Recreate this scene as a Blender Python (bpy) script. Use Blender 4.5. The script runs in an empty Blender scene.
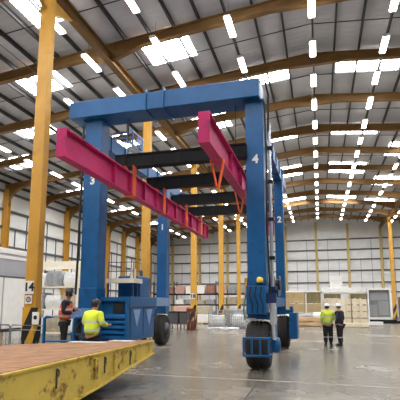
import bpy, bmesh, math, random
from mathutils import Vector, Matrix
random.seed(7)
C = bpy.context.scene.collection
PI = math.pi
R = math.radians

# ------------------------------------------------------------------ materials
def lin(c):
    return tuple(((v/255)/12.92 if v/255 <= .04045 else ((v/255+.055)/1.055)**2.4) for v in c)

def mat(name, rgb, rough=.5, metal=0., var=.12, scale=6., spec=.5, rust=None, rust_amt=.0, rust_scale=2.5, bump=0.):
    """painted / plain surface with procedural colour variation and optional wear patches"""
    m = bpy.data.materials.new(name); m.use_nodes = True
    nt = m.node_tree; N = nt.nodes; L = nt.links
    b = N['Principled BSDF']
    b.inputs['Roughness'].default_value = rough
    b.inputs['Metallic'].default_value = metal
    b.inputs['Specular IOR Level'].default_value = spec
    tc = N.new('ShaderNodeTexCoord')
    n = N.new('ShaderNodeTexNoise'); n.inputs['Scale'].default_value = scale; n.inputs['Detail'].default_value = 5
    L.new(tc.outputs['Object'], n.inputs['Vector'])
    cr = N.new('ShaderNodeValToRGB')
    cr.color_ramp.elements[0].position = .3; cr.color_ramp.elements[1].position = .7
    cr.color_ramp.elements[0].color = (*[v*(1-var) for v in rgb], 1)
    cr.color_ramp.elements[1].color = (*[min(1, v*(1+var)) for v in rgb], 1)
    L.new(n.outputs['Fac'], cr.inputs['Fac'])
    out = cr.outputs['Color']
    if rust:
        n2 = N.new('ShaderNodeTexNoise'); n2.inputs['Scale'].default_value = rust_scale; n2.inputs['Detail'].default_value = 8
        n2.inputs['Roughness'].default_value = .7
        L.new(tc.outputs['Object'], n2.inputs['Vector'])
        r2 = N.new('ShaderNodeValToRGB')
        r2.color_ramp.elements[0].position = 1-rust_amt-.08; r2.color_ramp.elements[1].position = 1-rust_amt+.04
        L.new(n2.outputs['Fac'], r2.inputs['Fac'])
        mx = N.new('ShaderNodeMix'); mx.data_type = 'RGBA'
        L.new(r2.outputs['Color'], mx.inputs['Factor'])
        L.new(out, mx.inputs['A']); mx.inputs['B'].default_value = (*rust, 1)
        out = mx.outputs['Result']
    L.new(out, b.inputs['Base Color'])
    if bump:
        bp = N.new('ShaderNodeBump'); bp.inputs['Strength'].default_value = bump; bp.inputs['Distance'].default_value = .02
        L.new(n.outputs['Fac'], bp.inputs['Height']); L.new(bp.outputs['Normal'], b.inputs['Normal'])
    return m

def emis(name, rgb, strength):
    m = bpy.data.materials.new(name); m.use_nodes = True
    b = m.node_tree.nodes['Principled BSDF']
    b.inputs['Base Color'].default_value = (.9, .9, .9, 1)
    b.inputs['Emission Color'].default_value = (*rgb, 1)
    b.inputs['Emission Strength'].default_value = strength
    return m

def floor_mat():
    m = bpy.data.materials.new('polished_concrete'); m.use_nodes = True
    nt = m.node_tree; N = nt.nodes; L = nt.links; b = N['Principled BSDF']
    tc = N.new('ShaderNodeTexCoord')
    def noise(s, d, ro=.5):
        n = N.new('ShaderNodeTexNoise'); n.inputs['Scale'].default_value = s; n.inputs['Detail'].default_value = d
        n.inputs['Roughness'].default_value = ro; L.new(tc.outputs['Object'], n.inputs['Vector']); return n
    a = noise(.22, 6, .65); c = noise(2.2, 8, .7)
    r1 = N.new('ShaderNodeValToRGB'); r1.color_ramp.elements[0].position = .32; r1.color_ramp.elements[1].position = .68
    r1.color_ramp.elements[0].color = (*lin((96, 91, 83)), 1); r1.color_ramp.elements[1].color = (*lin((148, 142, 132)), 1)
    L.new(a.outputs['Fac'], r1.inputs['Fac'])
    r2 = N.new('ShaderNodeValToRGB'); r2.color_ramp.elements[0].position = .3; r2.color_ramp.elements[1].position = .7
    r2.color_ramp.elements[0].color = (.64, .63, .61, 1); r2.color_ramp.elements[1].color = (1, 1, 1, 1)
    L.new(c.outputs['Fac'], r2.inputs['Fac'])
    mx = N.new('ShaderNodeMix'); mx.data_type = 'RGBA'; mx.blend_type = 'MULTIPLY'; mx.inputs['Factor'].default_value = 1
    L.new(r1.outputs['Color'], mx.inputs['A']); L.new(r2.outputs['Color'], mx.inputs['B'])
    # saw-cut joints every 6 m
    br = N.new('ShaderNodeTexBrick'); br.offset = 0; br.inputs['Scale'].default_value = 1
    br.inputs['Brick Width'].default_value = 6; br.inputs['Row Height'].default_value = 6; br.inputs['Mortar Size'].default_value = .016
    br.inputs['Color1'].default_value = (1, 1, 1, 1); br.inputs['Color2'].default_value = (.94, .94, .94, 1); br.inputs['Mortar'].default_value = (.4, .39, .38, 1)
    mpj = N.new('ShaderNodeMapping'); mpj.inputs['Location'].default_value = (1.4, 1.6, 0)
    L.new(tc.outputs['Object'], mpj.inputs['Vector']); L.new(mpj.outputs['Vector'], br.inputs['Vector'])
    m2 = N.new('ShaderNodeMix'); m2.data_type = 'RGBA'; m2.blend_type = 'MULTIPLY'; m2.inputs['Factor'].default_value = 1
    L.new(mx.outputs['Result'], m2.inputs['A']); L.new(br.outputs['Color'], m2.inputs['B'])
    L.new(m2.outputs['Result'], b.inputs['Base Color'])
    rr = N.new('ShaderNodeMapRange'); rr.inputs['To Min'].default_value = .12; rr.inputs['To Max'].default_value = .38
    L.new(a.outputs['Fac'], rr.inputs['Value']); L.new(rr.outputs['Result'], b.inputs['Roughness'])
    b.inputs['Specular IOR Level'].default_value = .5
    return m

def sheet_mat(name, rgb, axis, period, depth=.35, rough=.45, var=.06):
    """profiled sheeting: ribs along one axis as a bump"""
    m = mat(name, rgb, rough, 0, var, 1.2)
    nt = m.node_tree; N = nt.nodes; L = nt.links; b = N['Principled BSDF']
    tc = N.new('ShaderNodeTexCoord'); w = N.new('ShaderNodeTexWave'); w.wave_type = 'BANDS'
    w.bands_direction = axis; w.inputs['Scale'].default_value = 1/period*.314
    L.new(tc.outputs['Object'], w.inputs['Vector'])
    bp = N.new('ShaderNodeBump'); bp.inputs['Strength'].default_value = depth; bp.inputs['Distance'].default_value = .03
    L.new(w.outputs['Fac'], bp.inputs['Height']); L.new(bp.outputs['Normal'], b.inputs['Normal'])
    return m

def wood_mat(name, c1, c2, axis='Y', scale=(1.2, .12, 1.2)):
    m = bpy.data.materials.new(name); m.use_nodes = True
    nt = m.node_tree; N = nt.nodes; L = nt.links; b = N['Principled BSDF']; b.inputs['Roughness'].default_value = .75
    tc = N.new('ShaderNodeTexCoord'); mp = N.new('ShaderNodeMapping'); mp.inputs['Scale'].default_value = scale
    n = N.new('ShaderNodeTexNoise'); n.inputs['Scale'].default_value = 6; n.inputs['Detail'].default_value = 9; n.inputs['Roughness'].default_value = .68
    L.new(tc.outputs['Object'], mp.inputs['Vector']); L.new(mp.outputs['Vector'], n.inputs['Vector'])
    r = N.new('ShaderNodeValToRGB'); r.color_ramp.elements[0].position = .33; r.color_ramp.elements[1].position = .66
    r.color_ramp.elements[0].color = (*c1, 1); r.color_ramp.elements[1].color = (*c2, 1)
    L.new(n.outputs['Fac'], r.inputs['Fac']); L.new(r.outputs['Color'], b.inputs['Base Color'])
    return m

def stripe_mat(name, ca, cb, freq=1.5, tilt=1., ramp=.5):
    """diagonal hazard stripes in object space (x and z)"""
    m = bpy.data.materials.new(name); m.use_nodes = True
    nt = m.node_tree; N = nt.nodes; L = nt.links; b = N['Principled BSDF']; b.inputs['Roughness'].default_value = .5
    tc = N.new('ShaderNodeTexCoord'); sx = N.new('ShaderNodeSeparateXYZ'); L.new(tc.outputs['Object'], sx.inputs[0])
    def mth(op, a, bb):
        n = N.new('ShaderNodeMath'); n.operation = op
        for i, v in enumerate((a, bb)):
            if v is None: continue
            if hasattr(v, 'is_linked'): L.new(v, n.inputs[i])
            else: n.inputs[i].default_value = v
        return n.outputs[0]
    xy = mth('ADD', sx.outputs['X'], sx.outputs['Y'])
    v = mth('ADD', mth('MULTIPLY', xy, tilt), sx.outputs['Z'])
    fr = mth('FRACT', mth('MULTIPLY', v, freq), None)
    st = mth('LESS_THAN', fr, ramp)
    mx = N.new('ShaderNodeMix'); mx.data_type = 'RGBA'; L.new(st, mx.inputs['Factor'])
    mx.inputs['A'].default_value = (*ca, 1); mx.inputs['B'].default_value = (*cb, 1)
    L.new(mx.outputs['Result'], b.inputs['Base Color'])
    return m

def band_mat(name, base, band, zs, hw=.03, rough=.8):
    """garment with reflective bands at heights zs (object space)"""
    m = bpy.data.materials.new(name); m.use_nodes = True
    nt = m.node_tree; N = nt.nodes; L = nt.links; b = N['Principled BSDF']; b.inputs['Roughness'].default_value = rough
    tc = N.new('ShaderNodeTexCoord'); sx = N.new('ShaderNodeSeparateXYZ'); L.new(tc.outputs['Object'], sx.inputs[0])
    acc = None
    for z in zs:
        n = N.new('ShaderNodeMath'); n.operation = 'COMPARE'; L.new(sx.outputs['Z'], n.inputs[0]); n.inputs[1].default_value = z; n.inputs[2].default_value = hw
        if acc is None: acc = n.outputs[0]
        else:
            a = N.new('ShaderNodeMath'); a.operation = 'MAXIMUM'; L.new(acc, a.inputs[0]); L.new(n.outputs[0], a.inputs[1]); acc = a.outputs[0]
    nz = N.new('ShaderNodeTexNoise'); nz.inputs['Scale'].default_value = 14; L.new(tc.outputs['Object'], nz.inputs['Vector'])
    bp = N.new('ShaderNodeBump'); bp.inputs['Strength'].default_value = .4; bp.inputs['Distance'].default_value = .02
    L.new(nz.outputs['Fac'], bp.inputs['Height']); L.new(bp.outputs['Normal'], b.inputs['Normal'])
    mx = N.new('ShaderNodeMix'); mx.data_type = 'RGBA'
    if acc is not None: L.new(acc, mx.inputs['Factor'])
    else: mx.inputs['Factor'].default_value = 0
    mx.inputs['A'].default_value = (*base, 1); mx.inputs['B'].default_value = (*band, 1)
    L.new(mx.outputs['Result'], b.inputs['Base Color'])
    return m

M = {}
M['floor'] = floor_mat()
M['roof'] = sheet_mat('roof_sheeting', lin((186, 187, 192)), 'Y', .33, .3)
M['wall'] = sheet_mat('wall_sheeting', lin((228, 230, 232)), 'X', .3, .12)
M['walll'] = sheet_mat('wall_sheeting_side', lin((228, 230, 230)), 'Y', .3, .12)
M['rail'] = mat('dark_wall_rail', lin((78, 80, 88)), .6)
M['purlin'] = mat('shaded_purlin', lin((46, 45, 46)), .6)  # galvanised purlins; shade on their undersides is put into the dark colour
M['sky'] = emis('skylight_daylight', (1, 1, 1), 23.)
M['tube'] = emis('tube_light', (1, .95, .84), 16.)
M['lampbody'] = mat('white_lamp_body', (.75, .75, .73), .4, 0, .03)
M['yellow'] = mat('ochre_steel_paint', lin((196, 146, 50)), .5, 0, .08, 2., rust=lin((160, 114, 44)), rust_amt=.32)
M['rafter'] = mat('shaded_ochre_rafter', lin((126, 94, 54)), .65, 0, .1, 2., .3)  # darker copy of the column ochre, with the shade under the roof painted in
M['post'] = mat('pale_ochre_post', lin((196, 172, 108)), .6, 0, .08, 2.)
M['hazard'] = stripe_mat('hazard_stripes', lin((214, 160, 40)), (.012, .012, .012), .85, -2.2, .55)
M['blue'] = mat('crane_blue_paint', lin((20, 88, 142)), .4, 0, .12, 3., .4, rust=lin((20, 66, 108)), rust_amt=.32)
M['blue_l'] = mat('crane_pale_blue', lin((120, 158, 204)), .35, 0, .1, 4.)  # paler blue for the triangles, band end and small fittings
M['navy'] = mat('crane_dark_blue_paint', lin((20, 44, 86)), .5, 0, .15, 4.)
M['blackst'] = mat('black_steel', lin((12, 13, 16)), .65, 0, .2, 3., .2)
M['black'] = mat('black_matt', (.012, .012, .013), .6, 0, .2, 5.)
M['rubber'] = mat('tyre_rubber', lin((44, 41, 39)), .85, 0, .2, 14., bump=.3)
M['magenta'] = mat('magenta_primer', lin((188, 40, 102)), .55, 0, .12, 2.2, .3, rust=lin((146, 40, 82)), rust_amt=.38)
M['orange'] = mat('orange_webbing', lin((240, 100, 44)), .8, 0, .1, 10.)
M['white'] = mat('white_paint', lin((232, 231, 226)), .5, 0, .04, 4.)
M['cream'] = mat('cream_paint', lin((226, 219, 198)), .5, 0, .05, 4.)
M['grey'] = mat('grey_panel', lin((164, 165, 170)), .5, 0, .04, 2.)
M['dgrey'] = mat('dark_grey_metal', lin((76, 76, 80)), .5, .2, .1, 5.)
M['galv'] = mat('galvanised_steel', lin((158, 161, 166)), .4, .6, .1, 6.)
M['plat'] = mat('worn_yellow_paint', lin((204, 176, 82)), .6, 0, .1, 3., .3, rust=lin((92, 58, 26)), rust_amt=.385, rust_scale=3.4)
M['deck'] = wood_mat('worn_deck_timber', lin((102, 70, 46)), lin((170, 124, 86)), scale=(.35, 1.3, 1.5))
M['timber'] = wood_mat('raw_timber', lin((176, 140, 100)), lin((216, 186, 146)), scale=(.25, 2, 2))
M['paleboard'] = wood_mat('pale_board', lin((206, 192, 162)), lin((226, 214, 190)), scale=(.5, 1, 1))
M['olive'] = mat('olive_board', lin((112, 102, 64)), .7, 0, .12, 3.)
M['tan'] = mat('tan_board', lin((168, 146, 104)), .7, 0, .12, 3.)
M['brownbox'] = mat('brown_carton', lin((150, 104, 86)), .8, 0, .15, 3.)
M['pinkbox'] = mat('pinkish_carton', lin((188, 152, 140)), .8, 0, .12, 3.)
M['redbrown'] = mat('red_brown_paint', lin((92, 48, 44)), .6, 0, .2, 4.)
M['wrap'] = mat('white_stretch_wrap', lin((222, 222, 220)), .3, 0, .1, 7., bump=.35)
M['wrapg'] = mat('grey_stretch_wrap', lin((150, 152, 155)), .3, 0, .22, 5., bump=.4)
M['wrapb'] = mat('beige_stretch_wrap', lin((172, 162, 140)), .35, 0, .18, 5., bump=.4)
M['skin'] = mat('skin', lin((196, 146, 118)), .55, 0, .04, 8.)
M['skin_d'] = mat('skin_tanned', lin((150, 104, 80)), .55, 0, .04, 8.)
M['hivis'] = band_mat('hi_vis_yellow_cloth', lin((214, 232, 60)), lin((196, 200, 190)), (1.02, 1.22), .028)
M['hivis_o'] = band_mat('hi_vis_orange_cloth', lin((226, 98, 62)), lin((205, 196, 186)), (1.04, 1.22), .028)
M['navycloth'] = band_mat('dark_navy_cloth', lin((28, 30, 48)), lin((150, 150, 150)), (), .02)
M['trouser'] = band_mat('black_trouser_cloth', lin((22, 22, 27)), lin((150, 150, 150)), (.36,), .022)
M['trouser_p'] = band_mat('plain_black_trouser_cloth', lin((24, 24, 28)), lin((150, 150, 150)), (), .02)
M['helmet_w'] = mat('white_helmet_plastic', lin((240, 240, 238)), .3, 0, .02)
M['helmet_k'] = mat('black_helmet_plastic', lin((28, 28, 32)), .35, 0, .02)
M['hair'] = mat('dark_hair', lin((40, 30, 24)), .8, 0, .2, 30)
M['beacon'] = mat('amber_beacon', lin((238, 206, 60)), .25, 0, .02)
M['chrome'] = mat('bright_cylinder', lin((214, 218, 222)), .22, .5, .03)
M['line'] = mat('worn_white_floor_paint', lin((184, 180, 172)), .5, 0, .06, 6., rust=lin((128, 123, 115)), rust_amt=.52, rust_scale=5)
gl = bpy.data.materials.new('grey_glass'); gl.use_nodes = True
_b = gl.node_tree.nodes['Principled BSDF']; _b.inputs['Base Color'].default_value = (*lin((150, 154, 160)), 1)
_b.inputs['Roughness'].default_value = .12; _b.inputs['Alpha'].default_value = .35
M['glass'] = gl

# ------------------------------------------------------------------ geometry helpers
class MB:
    def __init__(s): s.v = []; s.f = []; s.sm = []; s.pc = []; s.dep = 0
    def add(s, verts, faces, smooth=False):
        n = len(s.v); s.v += [tuple(v) for v in verts]
        for f in faces: s.f.append([i+n for i in f]); s.sm.append(smooth)
        return s
    def box(s, x0, x1, y0, y1, z0, z1):
        return s.add([(x0,y0,z0),(x1,y0,z0),(x1,y1,z0),(x0,y1,z0),(x0,y0,z1),(x1,y0,z1),(x1,y1,z1),(x0,y1,z1)],
                     [(0,3,2,1),(4,5,6,7),(0,1,5,4),(1,2,6,5),(2,3,7,6),(3,0,4,7)])
    def cbox(s, c, d): 
        return s.box(c[0]-d[0]/2, c[0]+d[0]/2, c[1]-d[1]/2, c[1]+d[1]/2, c[2]-d[2]/2, c[2]+d[2]/2)
    def bar(s, a, b, w, h, up=(0,0,1)):
        """rectangular bar from a to b"""
        a = Vector(a); b = Vector(b); d = (b-a).normalized(); u = Vector(up)
        if abs(d.dot(u)) > .98: u = Vector((0,1,0))
        r = d.cross(u).normalized(); u = r.cross(d).normalized()
        vs = []
        for p in (a, b):
            for (i, j) in ((-1,-1),(1,-1),(1,1),(-1,1)): vs.append(p + r*(i*w/2) + u*(j*h/2))
        return s.add(vs, [(0,3,2,1),(4,5,6,7),(0,1,5,4),(1,2,6,5),(2,3,7,6),(3,0,4,7)])
    def ibeam(s, a, b, w, h, tf=.03, tw=.02, up=(0,0,1)):
        a = Vector(a); b = Vector(b); d = (b-a).normalized(); u = Vector(up)
        if abs(d.dot(u)) > .98: u = Vector((0,1,0))
        r = d.cross(u).normalized(); u = r.cross(d).normalized()
        s.bar(a+u*(h/2-tf/2), b+u*(h/2-tf/2), w, tf, up); s.bar(a-u*(h/2-tf/2), b-u*(h/2-tf/2), w, tf, up)
        return s.bar(a, b, tw, h-2*tf, up)
    def tube(s, pts, r, n=8, caps=True):
        pts = [Vector(p) for p in pts]
        rs = r if isinstance(r, (list, tuple)) else [r]*len(pts)
        base = len(s.v); ref = None
        for i, p in enumerate(pts):
            d = (pts[min(i+1, len(pts)-1)] - pts[max(i-1, 0)]).normalized()
            if ref is None:
                ref = Vector((0,0,1)) if abs(d.z) < .9 else Vector((1,0,0))
            x = d.cross(ref).normalized(); y = d.cross(x).normalized(); ref = -(y.cross(d)).cross(d) if False else ref
            for k in range(n):
                a = 2*PI*k/n; s.v.append(tuple(p + x*math.cos(a)*rs[i] + y*math.sin(a)*rs[i]))
        for i in range(len(pts)-1):
            for k in range(n):
                s.f.append([base+i*n+k, base+i*n+(k+1)%n, base+(i+1)*n+(k+1)%n, base+(i+1)*n+k]); s.sm.append(True)
        if caps:
            for i in (0, len(pts)-1):
                q = [s.v[base+i*n+k] for k in range(n)]
                s.add(q, [list(range(n)) if i else list(range(n))[::-1]])
        return s
    def lathe(s, prof, c, axis='Z', n=24):
        """prof: list of (radius, height); revolve about axis through c"""
        base = len(s.v); c = Vector(c)
        for (r, h) in prof:
            for k in range(n):
                a = 2*PI*k/n; p = (r*math.cos(a), r*math.sin(a), h)
                if axis == 'X': p = (p[2], p[0], p[1])
                elif axis == 'Y': p = (p[1], p[2], p[0])
                s.v.append(tuple(c + Vector(p)))
        for i in range(len(prof)-1):
            for k in range(n):
                s.f.append([base+i*n+k, base+i*n+(k+1)%n, base+(i+1)*n+(k+1)%n, base+(i+1)*n+k]); s.sm.append(True)
        for i in (0, len(prof)-1):
            if prof[i][0] > 1e-4:
                q = [s.v[base+i*n+k] for k in range(n)]
                s.add(q, [list(range(n)) if i else list(range(n))[::-1]])
        return s
    def prism(s, poly, axis, a0, a1):
        """extrude a 2D polygon along an axis: 'X' poly=(y,z), 'Y' poly=(x,z), 'Z' poly=(x,y)"""
        def P(p, a):
            return (a, p[0], p[1]) if axis == 'X' else (p[0], a, p[1]) if axis == 'Y' else (p[0], p[1], a)
        n = len(poly); vs = [P(p, a0) for p in poly] + [P(p, a1) for p in poly]
        return s.add(vs, [list(range(n))[::-1], list(range(n, 2*n))] + [[i, (i+1)%n, (i+1)%n+n, i+n] for i in range(n)])
    def ellipsoid(s, c, r, n=14, m=9):
        c = Vector(c); base = len(s.v)
        for i in range(m+1):
            t = PI*i/m
            for k in range(n):
                a = 2*PI*k/n
                s.v.append((c.x+r[0]*math.sin(t)*math.cos(a), c.y+r[1]*math.sin(t)*math.sin(a), c.z+r[2]*math.cos(t)))
        for i in range(m):
            for k in range(n):
                s.f.append([base+i*n+k, base+(i+1)*n+k, base+(i+1)*n+(k+1)%n, base+i*n+(k+1)%n]); s.sm.append(True)
        return s

def _piece(fn):
    def g(s, *a, **k):
        if s.dep == 0: s.pc.append((len(s.v), len(s.f)))
        s.dep += 1
        try: return fn(s, *a, **k)
        finally: s.dep -= 1
    return g
for _n in ('add', 'box', 'bar', 'ibeam', 'tube', 'lathe', 'prism', 'ellipsoid'): setattr(MB, _n, _piece(getattr(MB, _n)))
def pieces(mb):
    """the separate shapes of a builder, each as a builder of its own"""
    out = []
    for i, (v0, f0) in enumerate(mb.pc):
        v1, f1 = mb.pc[i+1] if i+1 < len(mb.pc) else (len(mb.v), len(mb.f))
        m = MB(); m.v = mb.v[v0:v1]; m.f = [[k-v0 for k in f] for f in mb.f[f0:f1]]; m.sm = mb.sm[f0:f1]; out.append(m)
    return out
def each(name, mb, m, parent, bevel=0, label=None, local=False):
    for p in pieces(mb): part(name, p, m, parent, bevel, label, local)

def mesh_of(name, mb, m, off):
    me = bpy.data.meshes.new(name)
    me.from_pydata([(v[0]-off[0], v[1]-off[1], v[2]-off[2]) for v in mb.v], [], mb.f)
    for p, s in zip(me.polygons, mb.sm): p.use_smooth = s
    bm = bmesh.new(); bm.from_mesh(me); bmesh.ops.remove_doubles(bm, verts=bm.verts, dist=1e-6) if False else None
    bmesh.ops.recalc_face_normals(bm, faces=bm.faces); bm.to_mesh(me); bm.free()
    if m: me.materials.append(m)
    return me

def bev(o, w):
    b = o.modifiers.new('edge', 'BEVEL'); b.width = w; b.segments = 2; b.limit_method = 'ANGLE'; b.angle_limit = R(40)

def root_of(o):
    while o.parent: o = o.parent
    return o

def part(name, mb, m, parent, bevel=0, label=None, local=False):
    """a part or sub-part; verts in world axes (or local to its thing if local)"""
    off = (0,0,0) if local else root_of(parent).location
    o = bpy.data.objects.new(name, mesh_of(name, mb, m, off)); C.objects.link(o); o.parent = parent
    if bevel: bev(o, bevel)
    if label: o['label'] = label
    return o

def tag(o, label, cat, group=None, kind=None):
    o['label'] = label; o['category'] = cat
    if group: o['group'] = group
    if kind: o['kind'] = kind
    return o

def thing(name, label, cat, loc=(0,0,0), rotz=0, group=None):
    o = bpy.data.objects.new(name, None); C.objects.link(o); o.location = loc; o.rotation_euler = (0,0,rotz)
    o.empty_display_size = .2
    return tag(o, label, cat, group)

def solo(name, mb, m, label, cat, group=None, bevel=0, kind=None):
    """a thing that is one mesh: origin at the middle of its base"""
    xs, ys, zs = zip(*mb.v)
    off = ((min(xs)+max(xs))/2, (min(ys)+max(ys))/2, min(zs))
    o = bpy.data.objects.new(name, mesh_of(name, mb, m, off)); C.objects.link(o); o.location = off
    if bevel: bev(o, bevel)
    return tag(o, label, cat, group, kind)

def struct(name, mb, m, parent=None):
    o = bpy.data.objects.new(name, mesh_of(name, mb, m, (0,0,0))); C.objects.link(o)
    if parent: o.parent = parent
    else: o['kind'] = 'structure'
    return o

def copy_thing(o, loc, label=None, rotz=None, group=None):
    r = o.copy(); C.objects.link(r); r.location = loc
    if rotz is not None: r.rotation_euler = (0,0,rotz)
    if label: r['label'] = label
    if group: r['group'] = group
    def kids(src, dst):
        for ch in list(src.children):
            c = ch.copy(); C.objects.link(c); c.parent = dst; kids(ch, c)
    kids(o, r)
    return r

def text_part(txt, size, center, parent, m, facing='-Y', depth=.006, name='number', bold=.012):
    cu = bpy.data.curves.new(name, 'FONT'); cu.body = txt; cu.size = size; cu.align_x = 'CENTER'; cu.align_y = 'CENTER'; cu.extrude = depth; cu.offset = bold
    t = bpy.data.objects.new(name, cu); C.objects.link(t)
    bpy.context.view_layer.update()
    me = bpy.data.meshes.new_from_object(t.evaluated_get(bpy.context.evaluated_depsgraph_get()))
    bpy.data.objects.remove(t); bpy.data.curves.remove(cu)
    rot = Matrix.Rotation(PI/2, 4, 'X')
    if facing == '+X': rot = Matrix.Rotation(PI/2, 4, 'Z') @ rot
    off = root_of(parent).location
    me.transform(Matrix.Translation(Vector(center)-Vector(off)) @ rot)
    me.materials.clear(); me.materials.append(m)
    o = bpy.data.objects.new(name, me); C.objects.link(o); o.parent = parent
    return o

ORD = ['first','second','third','fourth','fifth','sixth','seventh','eighth','ninth','tenth','eleventh','twelfth','thirteenth','fourteenth','fifteenth','sixteenth']

# ------------------------------------------------------------------ camera
F = 435.; PITCH = R(8.1117); YAW = R(15.275); EYE = 1.75
cam = bpy.data.cameras.new('camera'); co = bpy.data.objects.new('camera', cam); C.objects.link(co)
cam.sensor_fit = 'HORIZONTAL'; cam.sensor_width = 36; cam.lens = F/400*36; cam.shift_y = 41/400; cam.clip_end = 300
co.location = (0,0,EYE); co.rotation_euler = (PI/2+PITCH, 0, YAW)
bpy.context.scene.camera = co
def seen(x, y, z, mgn=60):
    """does the photograph's frame (with a margin) take this point in? used only to leave out what cannot be seen"""
    z -= EYE; cy, sy, cp, sp = math.cos(YAW), math.sin(YAW), math.cos(PITCH), math.sin(PITCH)
    u = x*cy+y*sy; fw = -x*sy+y*cy; d = fw*cp+z*sp; v = -fw*sp+z*cp
    if d < .5: return False
    return -mgn < 200+F*u/d < 400+mgn and -mgn < 241-F*v/d < 400+mgn

# ------------------------------------------------------------------ hall shell
WX = 23.6; Y0 = -9.; Y1 = 62.; RZ = 13.5; SL = .1
roofz = lambda x: RZ - SL*abs(x)
EZ = roofz(WX)
struct('floor', MB().box(-WX-.3, WX+.3, Y0-.3, Y1+.3, -.3, 0), M['floor'])
ceil = struct('ceiling', MB().prism([(-WX-.3, roofz(WX+.3)), (0, RZ), (WX+.3, roofz(WX+.3)), (WX+.3, roofz(WX+.3)+.15), (0, RZ+.15), (-WX-.3, roofz(WX+.3)+.15)], 'Y', Y0-.3, Y1+.3), M['roof'])
wl = struct('wall_left', MB().box(-WX-.3, -WX, Y0, Y1, 0, EZ+.05), M['walll'])
wr = struct('wall_right', MB().box(WX, WX+.3, Y0, Y1, 0, EZ+.05), M['walll'])
gable = [(-WX-.3, 0), (WX+.3, 0), (WX+.3, EZ), (0, RZ+.05), (-WX-.3, EZ)]
wb = struct('wall_back', MB().prism(gable, 'Y', Y1, Y1+.3), M['wall'])
struct('wall_front', MB().prism(gable, 'Y', Y0-.3, Y0), M['dgrey'])  # unseen wall behind the camera, coloured dark to cut front fill light
# cladding rails and sheet joints on the walls
for z in (10.4, 8.95, 7.6, 6.1, 4.5, 3.2):
    struct('rail', MB().box(-WX, WX, Y1-.16, Y1, z-.08, z+.08), M['rail'], wb)
    if z < 10.5: struct('rail', MB().box(-WX, -WX+.16, Y0, Y1, z-.09, z+.09), M['rail'], wl)
    struct('rail', MB().box(WX-.16, WX, Y0, Y1, z-.09, z+.09), M['rail'], wr)
x = -22.5
while x < 22.6:
    struct('sheet_joint', MB().box(x-.02, x+.02, Y1-.05, Y1, 0, min(roofz(x)-.3, 10.4 if round(x/1.4) % 2 else 7.6)), M['rail'], wb); x += 1.4
y = 4.
while y < 61:
    struct('sheet_joint', MB().box(-WX, -WX+.06, y-.04, y+.04, 0, 7.6 if round(y/1.42) % 2 else 8.95), M['rail'], wl); y += 1.42
# purlins along the roof
k = 0
for i in range(-22, 23):
    xx = i*1.06
    if i == 0: xx = .13
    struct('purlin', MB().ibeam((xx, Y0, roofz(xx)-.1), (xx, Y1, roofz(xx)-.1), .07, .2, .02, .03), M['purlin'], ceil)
# sag rods in the middle of every roof bay
FY = [2.6+4.25*j for j in range(14)]         # frames: 2.6 ... 57.85
for fy in FY:
    yy = fy+2.1
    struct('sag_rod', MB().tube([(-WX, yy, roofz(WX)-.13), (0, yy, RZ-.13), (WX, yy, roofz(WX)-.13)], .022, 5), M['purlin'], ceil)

# roof lights: bands of translucent sheet let into the slopes
wn = 0
def skylight(x0, x1, y0, y1):
    global wn
    wn += 1
    z = lambda x: roofz(x)-.012
    v = [(x0,y0,z(x0)),(x1,y0,z(x1)),(x1,y1,z(x1)),(x0,y1,z(x0))]
    v2 = [(a,b,c+.01) for a, b, c in v]
    o = struct('window_%d' % wn, MB().add(v+v2, [(0,3,2,1),(4,5,6,7),(0,1,5,4),(1,2,6,5),(2,3,7,6),(3,0,4,7)]), M['sky'])
    o['label'] = 'translucent roof light'
bands = [(1.2, 4.1), (-4.0, -1.1), (-7.1, -5.0), (5.2, 8.1), (-10.3, -8.6), (-13.5, -11.4), (-17.2, -14.8), (9.6, 11.8), (13., 15.5), (17., 19.5), (-21., -18.6)]
main = [(-5.2, 1.5), (3.3, 1.5), (11.8, 1.5), (20.25, 1.5), (29.0, 1.2), (36.6, .95), (38.55, .95), (46.3, .9), (48.3, .9), (55., .9)]
offs = [(-2.6, 1.3), (6., 1.3), (14.6, 1.3), (23.4, 1.2), (31.9, .85), (34.0, .85), (40.5, .85), (42.6, .85), (49.2, .8), (51.2, .8)]
lefta = [(-1.4, 2.2), (7.1, 2.2), (15.6, 2.2), (24.1, 2.0), (32.6, 1.6), (41.1, 1.2), (49.6, 1.2)]
leftb = [(-5.1, 1.6), (3.4, 1.6), (11.9, 1.6), (20.4, 1.6), (28.9, 1.4), (37.4, 1.2), (45.9, 1.2), (54.4, 1.)]
for a, b in bands:
    for y0, ln in (main if a in (1.2, -4.0, 13.) else offs if a in (5.2, 9.6, 17.) else lefta if a in (-7.1, -13.5, -21.) else leftb):
        skylight(a, b, y0, y0+ln)

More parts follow.
